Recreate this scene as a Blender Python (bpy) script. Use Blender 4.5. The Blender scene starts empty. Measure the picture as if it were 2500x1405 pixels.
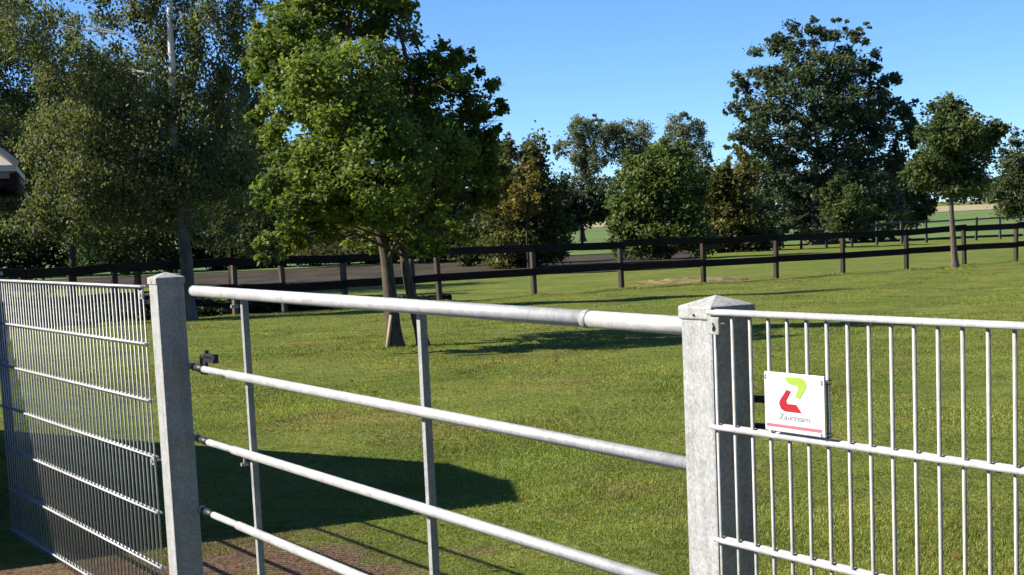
import bpy, bmesh, math, random
import numpy as np
from mathutils import Vector, Matrix
from math import radians, sin, cos, pi

random.seed(7)
RNG = np.random.default_rng(7)
scn = bpy.context.scene
COL = scn.collection

# ------------------------------------------------------------------ camera
FPX, PITCH, ROLL, Y0, EYE = 4118.45, 0.1234159, 0.0449661, 1047.93, 1.5
FW = np.array([0, cos(PITCH), -sin(PITCH)])
UP0 = np.array([0, sin(PITCH), cos(PITCH)])
RT0 = np.array([1., 0, 0])
RT = cos(ROLL) * RT0 - sin(ROLL) * UP0
UP = cos(ROLL) * UP0 + sin(ROLL) * RT0
camd = bpy.data.cameras.new('camera')
cam = bpy.data.objects.new('camera', camd)
COL.objects.link(cam)
camd.sensor_width = 36
camd.lens = FPX / 2500 * 36
camd.shift_y = (Y0 - 702.5) / 2500
camd.clip_start, camd.clip_end = 0.05, 6000
cam.matrix_world = Matrix(((RT[0], UP[0], -FW[0], 0), (RT[1], UP[1], -FW[1], 0),
                           (RT[2], UP[2], -FW[2], EYE), (0, 0, 0, 1)))
scn.camera = cam

# ------------------------------------------------------------------ sky, sun, exposure
SUN_EL = radians(37.3)
SHD = np.array([1.0, 0.045]); SHD /= np.linalg.norm(SHD)      # the way shadows fall
w = bpy.data.worlds.new('World'); scn.world = w
w.use_nodes = True
nt = w.node_tree
sky = nt.nodes.new('ShaderNodeTexSky')
sky.sky_type = 'NISHITA'; sky.sun_disc = False
sky.sun_elevation = SUN_EL
sky.sun_rotation = math.atan2(-SHD[0], -SHD[1])
sky.altitude = 0; sky.air_density = 0.6; sky.dust_density = 0.0; sky.ozone_density = 10.0
nt.links.new(sky.outputs[0], nt.nodes['Background'].inputs[0])
nt.nodes['Background'].inputs[1].default_value = 0.093
sl = bpy.data.lights.new('sun', 'SUN'); so = bpy.data.objects.new('sun', sl); COL.objects.link(so)
sl.energy = 5.0; sl.angle = radians(0.5); sl.color = (1.0, 0.93, 0.80)
dv = Vector((SHD[0] * cos(SUN_EL), SHD[1] * cos(SUN_EL), -sin(SUN_EL)))
so.rotation_euler = dv.to_track_quat('-Z', 'Y').to_euler()
so.location = (-20, -5, 20)
vs = scn.view_settings
vs.view_transform = 'Standard'; vs.look = 'None'; vs.exposure = 1.1; vs.gamma = 1.0; vs.use_curve_mapping = False
scn.cycles.max_bounces = 6; scn.cycles.transparent_max_bounces = 8

# ------------------------------------------------------------------ terrain helper and pixel rays
GB = 0.09
def g(x, y):
    y = np.asarray(y, float)
    t = np.clip(y - 14, 0, None)
    ramp = np.where(t < 8, t * t / 16, t - 4)
    sat = 62.0
    ramp = sat * (1 - np.exp(-np.clip(ramp, 0, 4000) / sat)) * 1.0
    bump = 0.018 * np.sin(np.asarray(x) * .9 + 1.3) * np.sin(y * .55 + .4) + 0.012 * np.sin(np.asarray(x) * 2.1 + y * 1.3)
    return GB - 0.0205 * ramp + bump * np.clip((y - 7.5) / 4, 0, 1) * np.clip(1 - (y - 60) / 60, 0, 1)
def ray(px, py):
    d = FW + RT * (px - 1250) / FPX + UP * (Y0 - py) / FPX
    return d
def at(px, py, Y):
    d = ray(px, py)
    return np.array([0, 0, EYE]) + d * (Y / d[1])
def ground_px(px, py):
    d = ray(px, py); lo, hi = 2.0, 3000.0
    for _ in range(60):
        m = math.sqrt(lo * hi)
        q = np.array([0, 0, EYE]) + d * (m / d[1])
        if q[2] > g(q[0], q[1]): lo = m
        else: hi = m
    q = np.array([0, 0, EYE]) + d * (lo / d[1])
    return q
def px_of(P):
    d = np.asarray(P, float) - np.array([0, 0, EYE]); z = d @ FW
    return 1250 + FPX * (d @ RT) / z, Y0 - FPX * (d @ UP) / z

# ------------------------------------------------------------------ materials
def mat(name):
    m = bpy.data.materials.new(name); m.use_nodes = True
    n = m.node_tree.nodes; return m, n, m.node_tree.links, n['Principled BSDF']
def ramp_node(n, stops):
    r = n.new('ShaderNodeValToRGB'); e = r.color_ramp.elements
    while len(e) < len(stops): e.new(0.5)
    for k, (p, c) in enumerate(stops): e[k].position = p; e[k].color = (*c, 1)
    return r
def noise(n, l, scale, detail=4, rough=.55, coord=None, vec=None):
    t = n.new('ShaderNodeTexNoise'); t.inputs['Scale'].default_value = scale
    t.inputs['Detail'].default_value = detail; t.inputs['Roughness'].default_value = rough
    if coord is not None: l.new(coord, t.inputs['Vector'])
    return t
def mapping(n, l, src, scale):
    m = n.new('ShaderNodeMapping'); m.inputs['Scale'].default_value = scale; l.new(src, m.inputs['Vector']); return m.outputs[0]
def mixc(n, l, fac, a, b, bt='MIX'):
    m = n.new('ShaderNodeMix'); m.data_type = 'RGBA'; m.blend_type = bt
    if isinstance(fac, float): m.inputs[0].default_value = fac
    else: l.new(fac, m.inputs[0])
    for s, v in ((m.inputs[6], a), (m.inputs[7], b)):
        if isinstance(v, tuple): s.default_value = (*v, 1)
        else: l.new(v, s)
    return m.outputs[2]

def galvanised(name, lo, hi, scale=60, metal=.35, rough=.45, streak=.8):
    m, n, l, b = mat(name)
    tc = n.new('ShaderNodeTexCoord').outputs['Object']
    v = n.new('ShaderNodeTexVoronoi'); v.inputs['Scale'].default_value = scale; l.new(tc, v.inputs['Vector'])
    r = ramp_node(n, [(0.0, lo), (1.0, hi)]); l.new(v.outputs['Color'], r.inputs[0])
    nz = noise(n, l, scale * .12, 5, .6, tc)
    r2 = ramp_node(n, [(.3, (.78, .78, .78)), (.7, (1, 1, 1))]); l.new(nz.outputs[0], r2.inputs[0])
    c = mixc(n, l, 1.0, r.outputs[0], r2.outputs[0], 'MULTIPLY')
    st = noise(n, l, 1.0, 5, .7, mapping(n, l, tc, (26, 26, 1.6)))
    r3 = ramp_node(n, [(.30, (.62, .60, .57)), (.52, (1, 1, 1)), (1, (1, 1, 1))]); l.new(st.outputs[0], r3.inputs[0])
    c = mixc(n, l, streak, c, r3.outputs[0], 'MULTIPLY')
    l.new(c, b.inputs['Base Color'])
    rr = n.new('ShaderNodeMapRange'); rr.inputs[3].default_value = rough - .08; rr.inputs[4].default_value = rough + .15
    l.new(nz.outputs[0], rr.inputs[0]); l.new(rr.outputs[0], b.inputs['Roughness'])
    b.inputs['Metallic'].default_value = metal
    bp = n.new('ShaderNodeBump'); bp.inputs['Strength'].default_value = .06; bp.inputs['Distance'].default_value = .002
    l.new(nz.outputs[0], bp.inputs['Height']); l.new(bp.outputs[0], b.inputs['Normal'])
    return m
M = {}
M['galv_post'] = galvanised('galvanised_post', (.27, .275, .275), (.46, .46, .45), 190, .05, .65)
M['galv_tube'] = galvanised('galvanised_tube', (.44, .445, .45), (.60, .60, .60), 120, .2, .4, .3)
M['galv_upright'] = galvanised('galvanised_upright', (.26, .265, .265), (.40, .40, .39), 120, .1, .55, .5)
M['galv_wire'] = galvanised('galvanised_wire', (.33, .335, .31), (.45, .455, .42), 90, .2, .5)
m, n, l, b = mat('dark_steel'); b.inputs['Base Color'].default_value = (.03, .033, .035, 1); b.inputs['Roughness'].default_value = .5; b.inputs['Metallic'].default_value = .4; M['dark_steel'] = m

def wood(name, a, bcol, sc):
    m, n, l, b = mat(name)
    tc = n.new('ShaderNodeTexCoord').outputs['Object']
    nz = noise(n, l, 3.0, 6, .65, mapping(n, l, tc, sc))
    r = ramp_node(n, [(.3, a), (.7, bcol)]); l.new(nz.outputs[0], r.inputs[0])
    oi = n.new('ShaderNodeObjectInfo'); rv = ramp_node(n, [(0, (.65, .65, .65)), (1, (1.5, 1.45, 1.4))]); l.new(oi.outputs['Random'], rv.inputs[0])
    l.new(mixc(n, l, 1.0, r.outputs[0], rv.outputs[0], 'MULTIPLY'), b.inputs['Base Color'])
    b.inputs['Roughness'].default_value = .85; b.inputs['Specular IOR Level'].default_value = .15
    bp = n.new('ShaderNodeBump'); bp.inputs['Strength'].default_value = .5; bp.inputs['Distance'].default_value = .01
    l.new(nz.outputs[0], bp.inputs['Height']); l.new(bp.outputs[0], b.inputs['Normal'])
    return m
M['board'] = wood('dark_stained_timber', (.006, .0045, .0035), (.018, .013, .010), (1, 1, 6))
M['fpost'] = wood('weathered_post_timber', (.030, .024, .019), (.075, .062, .05), (6, 6, 1))
M['greypost'] = wood('weathered_grey_timber', (.045, .043, .04), (.09, .085, .078), (6, 6, 1))
M['bark'] = wood('brown_bark', (.025, .02, .015), (.15, .12, .095), (14, 14, 2.2))
M['darkbark'] = wood('dark_bark', (.025, .02, .016), (.06, .05, .04), (3, 3, .5))
M['stake'] = wood('pale_stake_timber', (.24, .19, .12), (.36, .30, .2), (6, 6, 1))
M['shedwood'] = wood('dark_shed_timber', (.015, .011, .009), (.04, .03, .023), (5, 5, 1))
# birch bark: white with dark bands
m, n, l, b = mat('birch_bark')
tc = n.new('ShaderNodeTexCoord').outputs['Object']
nz = noise(n, l, 1.0, 5, .7, mapping(n, l, tc, (3, 3, 5)))
r = ramp_node(n, [(.36, (.03, .028, .026)), (.47, (.5, .48, .44)), (1, (.62, .6, .56))]); l.new(nz.outputs[0], r.inputs[0])
sep = n.new('ShaderNodeSeparateXYZ'); l.new(tc, sep.inputs[0])
mr = n.new('ShaderNodeMapRange'); mr.inputs[1].default_value = 3.0; mr.inputs[2].default_value = 4.8; l.new(sep.outputs[2], mr.inputs[0])
nd = noise(n, l, 1.0, 5, .7, mapping(n, l, tc, (4, 4, 1)))
rd = ramp_node(n, [(.35, (.022, .019, .016)), (.68, (.10, .092, .08)), (.78, (.3, .28, .25))]); l.new(nd.outputs[0], rd.inputs[0])
l.new(mixc(n, l, mr.outputs[0], rd.outputs[0], r.outputs[0]), b.inputs['Base Color']); b.inputs['Roughness'].default_value = .8
M['birch'] = m

def leafmat(name, trans=.35, gloss=.6):
    m, n, l, b = mat(name)
    at_ = n.new('ShaderNodeAttribute'); at_.attribute_name = 'Col'
    b.inputs['Roughness'].default_value = gloss; b.inputs['Specular IOR Level'].default_value = .25
    l.new(at_.outputs[0], b.inputs['Base Color'])
    tr = n.new('ShaderNodeBsdfTranslucent')
    l.new(mixc(n, l, 1.0, at_.outputs[0], (1.25, 1.3, .55), 'MULTIPLY'), tr.inputs[0])
    mx = n.new('ShaderNodeMixShader'); mx.inputs[0].default_value = trans
    l.new(b.outputs[0], mx.inputs[1]); l.new(tr.outputs[0], mx.inputs[2])
    l.new(mx.outputs[0], n['Material Output'].inputs[0])
    return m
M['leaf'] = leafmat('tree_leaf', .45)
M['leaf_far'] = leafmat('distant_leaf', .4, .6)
M['blade'] = leafmat('grass_blade', .3, .6)

# lawn
m, n, l, b = mat('lawn')
geo = n.new('ShaderNodeNewGeometry').outputs['Position']
n1 = noise(n, l, .55, 5, .6, geo); n2 = noise(n, l, 3.5, 6, .65, geo); n3 = noise(n, l, 28, 5, .7, geo)
r1 = ramp_node(n, [(.32, (.106, .148, .023)), (.52, (.148, .180, .036)), (.72, (.215, .205, .055))]); l.new(n1.outputs[0], r1.inputs[0])
r2 = ramp_node(n, [(.28, (.55, .58, .45)), (.5, (1, 1, 1)), (.75, (1.25, 1.12, 1.0))]); l.new(n2.outputs[0], r2.inputs[0])
r3 = ramp_node(n, [(.3, (.45, .47, .4)), (.55, (1, 1, 1)), (.8, (1.35, 1.3, 1.1))]); l.new(n3.outputs[0], r3.inputs[0])
c = mixc(n, l, 1.0, r1.outputs[0], r2.outputs[0], 'MULTIPLY'); c = mixc(n, l, .9, c, r3.outputs[0], 'MULTIPLY')
# bare worn soil near the gate
vm = n.new('ShaderNodeVectorMath'); vm.operation = 'DISTANCE'; l.new(geo, vm.inputs[0]); vm.inputs[1].default_value = (-1.30, 6.75, GB)
nb = noise(n, l, 2.2, 5, .65, geo)
ma = n.new('ShaderNodeMath'); ma.operation = 'MULTIPLY_ADD'; l.new(nb.outputs[0], ma.inputs[0]); ma.inputs[1].default_value = -2.0; l.new(vm.outputs['Value'], ma.inputs[2])
mr = n.new('ShaderNodeMapRange'); mr.inputs[1].default_value = .15; mr.inputs[2].default_value = -.30; mr.inputs[3].default_value = 0; mr.inputs[4].default_value = 1
l.new(ma.outputs[0], mr.inputs[0])
rs = ramp_node(n, [(.3, (.075, .045, .028)), (.7, (.20, .13, .085))]); l.new(n3.outputs[0], rs.inputs[0])
c = mixc(n, l, mr.outputs[0], c, rs.outputs[0])
l.new(c, b.inputs['Base Color']); b.inputs['Roughness'].default_value = .95; b.inputs['Specular IOR Level'].default_value = .1
ad = n.new('ShaderNodeMath'); ad.operation = 'MULTIPLY_ADD'; l.new(n2.outputs[0], ad.inputs[0]); ad.inputs[1].default_value = 2.0; l.new(n3.outputs[0], ad.inputs[2])
bp = n.new('ShaderNodeBump'); bp.inputs['Strength'].default_value = .9; bp.inputs['Distance'].default_value = .035
l.new(ad.outputs[0], bp.inputs['Height']); l.new(bp.outputs[0], b.inputs['Normal'])
M['lawn'] = m
def groundmat(name, stops, scales, bump=.5):
    m, n, l, b = mat(name)
    geo = n.new('ShaderNodeNewGeometry').outputs['Position']
    nz = noise(n, l, 1.0, 7, .65, mapping(n, l, geo, scales))
    r = ramp_node(n, stops); l.new(nz.outputs[0], r.inputs[0]); l.new(r.outputs[0], b.inputs['Base Color'])
    b.inputs['Roughness'].default_value = .95; b.inputs['Specular IOR Level'].default_value = .1
    bp = n.new('ShaderNodeBump'); bp.inputs['Strength'].default_value = bump; bp.inputs['Distance'].default_value = .1
    l.new(nz.outputs[0], bp.inputs['Height']); l.new(bp.outputs[0], b.inputs['Normal'])
    return m
M['sand'] = groundmat('brown_paddock_soil', [(.30, (.030, .038, .012)), (.42, (.032, .026, .019)), (.55, (.055, .041, .031)), (.66, (.045, .052, .017)), (.8, (.10, .078, .06))], (.55, .16, 1))  # soil and grass tones; the dark ones also stand in for tree shade
M['meadow'] = groundmat('far_meadow', [(.3, (.07, .115, .035)), (.6, (.115, .165, .05)), (.8, (.16, .17, .06))], (.05, .03, 1))
M['stubble'] = groundmat('stubble_field', [(.3, (.25, .21, .12)), (.7, (.34, .29, .18))], (.05, .02, 1))
M['yard'] = groundmat('reddish_yard_gravel', [(.3, (.035, .024, .020)), (.6, (.07, .045, .036)), (.8, (.11, .075, .06))], (14, 14, 14))
M['straw'] = groundmat('straw', [(.3, (.10, .075, .035)), (.6, (.20, .16, .075)), (.8, (.26, .21, .11))], (5, 5, 5))
m, n, l, b = mat('roof_sheet')
tc = n.new('ShaderNodeTexCoord').outputs['Object']; nz = noise(n, l, 3, 6, .6, tc)
r = ramp_node(n, [(.3, (.52, .44, .34)), (.7, (.72, .63, .52))]); l.new(nz.outputs[0], r.inputs[0]); l.new(r.outputs[0], b.inputs['Base Color']); b.inputs['Roughness'].default_value = .8
M['roof'] = m
M['eave'] = wood('eave_board_timber', (.16, .12, .10), (.26, .2, .17), (3, 3, 3))
def flat(name, c, rough=.5):
    m, n, l, b = mat(name)
    tc = n.new('ShaderNodeTexCoord').outputs['Object']; nz = noise(n, l, 25, 4, .6, tc)
    r = ramp_node(n, [(.3, tuple(v * .93 for v in c)), (.7, c)]); l.new(nz.outputs[0], r.inputs[0]); l.new(r.outputs[0], b.inputs['Base Color'])
    b.inputs['Roughness'].default_value = rough; return m
M['sign_white'] = flat('sign_white', (.62, .62, .62)); M['sign_green'] = flat('sign_green', (.27, .40, .045)); M['sign_red'] = flat('sign_red', (.33, .008, .016))
M['sign_grey'] = flat('sign_grey', (.17, .175, .19)); M['sign_pink'] = flat('sign_pink', (.42, .12, .16))

# ------------------------------------------------------------------ mesh helpers
class MB:
    def __init__(s): s.v = []; s.f = []
    def quadbox(s, c8):
        k = len(s.v); s.v += [tuple(map(float, q)) for q in c8]
        s.f += [tuple(k + i for i in q) for q in ((0, 3, 2, 1), (4, 5, 6, 7), (0, 1, 5, 4), (1, 2, 6, 5), (2, 3, 7, 6), (3, 0, 4, 7))]
    def box(s, o, ax, ay, az):
        o, ax, ay, az = (np.asarray(q, float) for q in (o, ax, ay, az))
        s.quadbox([o, o + ax, o + ax + ay, o + ay, o + az, o + ax + az, o + ax + ay + az, o + ay + az])
    def tube(s, pts, rad, seg=12, caps=True):
        pts = [np.asarray(p, float) for p in pts]
        if not hasattr(rad, '__len__'): rad = [rad] * len(pts)
        k = len(s.v); N = len(pts); prev = None
        for i, p in enumerate(pts):
            t = pts[min(i + 1, N - 1)] - pts[max(i - 1, 0)]; t = t / (np.linalg.norm(t) + 1e-12)
            if prev is None:
                a = np.array([0, 0, 1.]) if abs(t[2]) < .9 else np.array([1., 0, 0])
                u = np.cross(t, a)
            else: u = prev - t * (prev @ t)
            u = u / np.linalg.norm(u); prev = u; vv = np.cross(t, u)
            for j in range(seg):
                q = p + rad[i] * (u * cos(2 * pi * j / seg) + vv * sin(2 * pi * j / seg)); s.v.append(tuple(q))
        for i in range(N - 1):
            for j in range(seg):
                a, b2 = k + i * seg + j, k + i * seg + (j + 1) % seg
                s.f.append((a, b2, b2 + seg, a + seg))
        if caps:
            s.f.append(tuple(k + j for j in range(seg))[::-1]); s.f.append(tuple(k + (N - 1) * seg + j for j in range(seg)))
    def mesh(s, name, m, smooth=False):
        me = bpy.data.meshes.new(name); me.from_pydata(s.v, [], s.f); me.update()
        bm = bmesh.new(); bm.from_mesh(me); bmesh.ops.recalc_face_normals(bm, faces=bm.faces); bm.to_mesh(me); bm.free()
        me.materials.append(m)
        if smooth:
            me.polygons.foreach_set('use_smooth', [len(p.vertices) == 4 for p in me.polygons])
        return me
    def build(s, name, m, parent=None, smooth=False, origin=None):
        if origin is not None: s.v = [tuple(np.asarray(q) - np.asarray(origin)) for q in s.v]
        me = s.mesh(name, m, smooth); o = link(name, me, parent)
        if origin is not None: o.location = origin
        return o
def link(name, me, parent=None):
    o = bpy.data.objects.new(name, me); COL.objects.link(o)
    if parent is not None: o.parent = parent
    return o
def thing(name, label, cat, loc, group=None, rot=None):
    o = bpy.data.objects.new(name, None); COL.objects.link(o); o.location = [float(q) for q in loc]; o.empty_display_size = .2
    if rot is not None: o.rotation_euler = rot
    o['label'] = label; o['category'] = cat
    if group: o['group'] = group
    return o
def bevel(o, wd, seg=2):
    md = o.modifiers.new('bevel', 'BEVEL'); md.width = wd; md.segments = seg; md.limit_method = 'ANGLE'
    return o

# ------------------------------------------------------------------ ground
def sheet(name, xs, ys, m, dz=0.0, kind='structure'):
    X, Y = np.meshgrid(xs, ys); Z = g(X, Y) + dz
    v = np.stack([X, Y, Z], -1).reshape(-1, 3); nx, ny = len(xs), len(ys)
    f = [(j * nx + i, j * nx + i + 1, (j + 1) * nx + i + 1, (j + 1) * nx + i) for j in range(ny - 1) for i in range(nx - 1)]
    me = bpy.data.meshes.new(name); me.from_pydata(v.tolist(), [], f); me.materials.append(m)
    me.polygons.foreach_set('use_smooth', [True] * len(me.polygons))
    o = link(name, me); o['kind'] = kind; return o
xs = np.concatenate([[-1500, -600, -250, -120, -60], np.arange(-35, 35.1, .5), [60, 120, 250, 600, 1500]])
ys = np.concatenate([[-300, -100, -40, -15], np.arange(-5, 62, .5), np.arange(64, 130, 4), [150, 200, 300, 450, 700, 1100, 1800, 3000]])
o = sheet('lawn', xs, ys, M['lawn'])
# paddock of bare soil behind the timber fence, meadow and stubble farther off: draped sheets
def strip(name, pts_near, pts_far, m, dz, nrow=14):
    v = []; f = []; K = len(pts_near)
    for j in range(nrow + 1):
        t = (j / nrow) ** 1.5
        for a, bq in zip(pts_near, pts_far):
            x = a[0] + (bq[0] - a[0]) * t; y = a[1] + (bq[1] - a[1]) * t
            v.append((x, y, float(g(x, y)) + dz))
    for j in range(nrow):
        for i in range(K - 1): f.append((j * K + i, j * K + i + 1, (j + 1) * K + i + 1, (j + 1) * K + i))
    me = bpy.data.meshes.new(name); me.from_pydata(v, [], f); me.materials.append(m)
    o = link(name, me); o['kind'] = 'structure'; return o

# mostly unseen yard paving, added this side of the gate to cut light bounce
LX, LY, YAW, ZT = 0.35032, 2.93942, 0.4982526, 1.325265
LD = np.array([sin(YAW), -cos(YAW), 0]); LN = np.array([cos(YAW), sin(YAW), 0]); UZ = np.array([0, 0, 1.])
v = []; f = []
for j in range(13):
    for i in range(41):
        s_, n__ = -5.9 + 13.4 * i / 40, -.25 - 7.5 * j / 12
        q = np.array([LX, LY, 0]) + LD * s_ + LN * (n__ + .05 * sin(s_ * 3.1) * (j == 0)); v.append((q[0], q[1], float(g(q[0], q[1])) + .004))
for j in range(12):
    for i in range(40): f.append((j * 41 + i, j * 41 + i + 1, (j + 1) * 41 + i + 1, (j + 1) * 41 + i))
me = bpy.data.meshes.new('yard'); me.from_pydata(v, [], f); me.materials.append(M['yard']); o = link('yard', me); o['kind'] = 'structure'

# timber fence line
FA = ground_px(285, 790); FB = ground_px(2213, 660)
FD = (FB - FA)[:2]; FL = np.linalg.norm(FD); FD = FD / FL
FN = np.array([FD[1], -FD[0]])                      # faces the camera side
def fence_s(px):
    lo, hi = -30., 60.
    for _ in range(50):
        mid = .5 * (lo + hi); q = FA[:2] + FD * mid
        if px_of([q[0], q[1], float(g(*q))])[0] < px: lo = mid
        else: hi = mid
    return lo
def FP(s, nn=0, z=0):
    q = FA[:2] + FD * s + FN * nn
    return np.array([q[0], q[1], float(g(*(FA[:2] + FD * s))) + z])
near = [(x, 60 - .75 * min(x, 0) + .5 * max(x, 0) + 1.0 * sin(x * .9)) for x in np.linspace(-45, 8, 50)]
far_ = [(x * 1.5 + .5, 112 + 2.0 * sin(x)) for x, y in near]
strip('soil_paddock', near, far_, M['sand'], .03)
near = [(x, 102 + 3 * sin(x * .07)) for x in np.linspace(-120, 160, 40)]
strip('meadow', near, [(x * 3.4, 380) for x, y in near], M['meadow'], .06)
near = [(x * 2.2, 385) for x in np.linspace(-200, 250, 20)]
strip('stubble_field', near, [(x * 1.5, 760) for x, y in near], M['stubble'], .09)

# ------------------------------------------------------------------ the line of mesh panels, posts and gate
LX, LY, YAW, ZT = 0.35032, 2.93942, 0.4982526, 1.325265
LD = np.array([sin(YAW), -cos(YAW), 0]); LN = np.array([cos(YAW), sin(YAW), 0]); UZ = np.array([0, 0, 1.])
def P(s, nn, z): return np.array([LX, LY, 0]) + LD * s + LN * nn + UZ * z

def square_post(label, s0, s1, n0, n1, ztop, group):
    base = P((s0 + s1) / 2, (n0 + n1) / 2, GB - .02)
    t = thing('gate_post', label, 'post', base, group)
    sh = MB(); sh.box(P(s0, n0, GB - .15) - base, LD * (s1 - s0), LN * (n1 - n0), UZ * (ztop - .03 - GB + .15))
    bevel(sh.build('shaft', M['galv_post'], t), .005)
    e = .0035
    c = MB(); z0, z1, za = ztop - .035, ztop - .012, ztop + .006
    r = [P(a, bq, z) - base for z in (z0, z1) for a, bq in ((s0 - e, n0 - e), (s1 + e, n0 - e), (s1 + e, n1 + e), (s0 - e, n1 + e))]
    ap = P((s0 + s1) / 2, (n0 + n1) / 2, za) - base
    c.v = [tuple(q) for q in r] + [tuple(ap)]
    c.f = [(0, 1, 5, 4), (1, 2, 6, 5), (2, 3, 7, 6), (3, 0, 4, 7), (4, 5, 8), (5, 6, 8), (6, 7, 8), (7, 4, 8), (3, 2, 1, 0)]
    bevel(c.build('cap', M['galv_post'], t), .003)
    k = MB(); q = P((s0 + s1) / 2, n0 - e, z0 + .008) - base
    k.tube([q + LN * .001, q - LN * .002], .0022, 8); k.build('rivet', M['dark_steel'], t)
    return t
PR = square_post('square galvanised post at the gate\'s right end, beside the sign', -.097, -.002, .008, .098, 1.345, 'gate posts')
PL = square_post('square galvanised post between the fine mesh panel and the gate\'s left end', -3.335, -3.24, .008, .105, 1.368, 'gate posts')
# the small post where the far panel ends at the shed
base = P(-5.86, .03, GB)
t = thing('fence_post', 'slim grey end post of the mesh panel beside the shed, shaft coloured dark for shade', 'post', base)
k = MB(); k.box(P(-5.88, .010, GB - .1) - base, LD * .04, LN * .04, UZ * (ZT - GB + .12)); bevel(k.build('shaft', M['dark_steel'], t), .004)  # shaft coloured dark to stand in for the shed's shade
k = MB(); k.box(P(-5.883, .007, ZT + .02) - base, LD * .046, LN * .046, UZ * .018); bevel(k.build('cap', M['galv_post'], t), .003)

def mesh_panel(label, s0, npitch, clips):
    base = P(s0, 0, GB); wz0, wz1 = ZT - 1.23 - base[2], ZT + .004 - base[2]
    t = thing('mesh_fence_panel', label, 'fence panel', base, 'double rod mesh panels')
    wv = MB(); wv.tube([(0, 0, wz0), (0, 0, wz1)], .0034, 8); wm = wv.mesh('vertical_wire', M['galv_wire'], True)
    for i in range(npitch + 1):
        o = link('vertical_wire', wm, t); o.location = tuple(LD * (.05 * i))
    L = .05 * npitch + .02
    hm = MB(); hm.tube([LD * -.01, LD * (L - .01)], .0048, 8); hm = hm.mesh('horizontal_rod', M['galv_tube'], True)
    for kz in range(7):
        for nn in (-.0079, .0079):
            o = link('horizontal_rod', hm, t); o.location = tuple(LN * nn + UZ * (ZT - .2 * kz - base[2]))
    for (ds, z) in clips:
        c = MB(); q = P(s0 + ds, -.0125, z) - base
        c.box(q - LD * .016 - UZ * .015, LD * .032, LN * -.004, UZ * .030)
        o = bevel(c.build('clamp_plate', M['galv_wire'], t), .0015)
        bq = MB(); bq.tube([q - LN * .004, q - LN * .009], .0065, 6); bq.build('bolt', M['galv_post'], o)
        bq = MB(); bq.tube([q - LN * .002 + UZ * 0, q + LN * .03], .004, 8); bq.build('bolt_shank', M['galv_post'], o)
    return t
mesh_panel('galvanised wire mesh panel with wide gaps carrying the white sign', .020, 46, [(.016, 1.303), (.016, .70)])
mesh_panel('galvanised wire mesh panel at far left whose wires read as a fine veil', -5.83, 49, [(2.475, 1.298), (2.475, .715)])

# the white sign
sb = P(.2535, -.0135, 1.1845)
sg = thing('sign', 'small white sign with a green and red logo, wired to the mesh panel', 'sign', sb)
SW, SH = .154, .0975
def SP(u, v, off): return LD * ((u - .5) * SW) + UZ * ((.5 - v) * SH) - LN * off
c = MB(); c.box(SP(0, 1, 0), LD * SW, -LN * .003, UZ * SH); plate = bevel(c.build('plate', M['sign_white'], sg), .001)
def printed(name, m, poly, off=.0036):
    c = MB(); k = len(poly)
    c.v = [tuple(SP(u, v, off)) for u, v in poly] + [tuple(SP(u, v, off - .0004)) for u, v in poly]
    c.f = [tuple(range(k))] + [(i, (i + 1) % k, (i + 1) % k + k, i + k) for i in range(k)] + [tuple(range(2 * k - 1, k - 1, -1))]
    return c.build(name, m, sg)
printed('logo_hook', M['sign_green'], [(.345, .07), (.63, .06), (.69, .09), (.72, .17), (.70, .24), (.60, .415), (.525, .385), (.585, .24), (.56, .195), (.43, .18)])['label'] = 'lime green upper hook of the logo'
printed('logo_hook', M['sign_red'], [(.385, .28), (.46, .30), (.375, .465), (.395, .515), (.545, .515), (.63, .645), (.34, .645), (.285, .61), (.255, .53), (.265, .47)])['label'] = 'red lower hook of the logo'
printed('stripe', M['sign_pink'], [(.03, .875), (.95, .875), (.95, .925), (.03, .925)])
cu = bpy.data.curves.new('lettering', 'FONT'); cu.body = 'Zaunteam'; cu.size = 1; cu.align_x = 'CENTER'
tmp = bpy.data.objects.new('lettering_curve', cu); COL.objects.link(tmp)
bpy.context.view_layer.update()
me = bpy.data.meshes.new_from_object(tmp); bpy.data.objects.remove(tmp)
co = np.empty(len(me.vertices) * 3); me.vertices.foreach_get('co', co); co = co.reshape(-1, 3)
co[:, 0] = (co[:, 0] - (co[:, 0].min() + co[:, 0].max()) / 2) / np.ptp(co[:, 0]); co[:, 1] = co[:, 1] / co[:, 1].max()
new = np.array([SP(.505 + q[0] * .50, .785 - q[1] * .10, .0036) for q in co]); me.vertices.foreach_set('co', new.ravel()); me.materials.clear(); me.materials.append(M['sign_grey']); me.update()
me.name = 'lettering'; link('lettering', me, sg)
for u, v in ((.03, .06), (.97, .08), (.95, .95)):
    c = MB(); c.tube([SP(u, v, -.016), SP(u, v, .0045), SP(u, v + .06, .0045), SP(u, v + .06, -.016)], .0009, 6); c.build('wire_tie', M['dark_steel'], sg)

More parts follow.
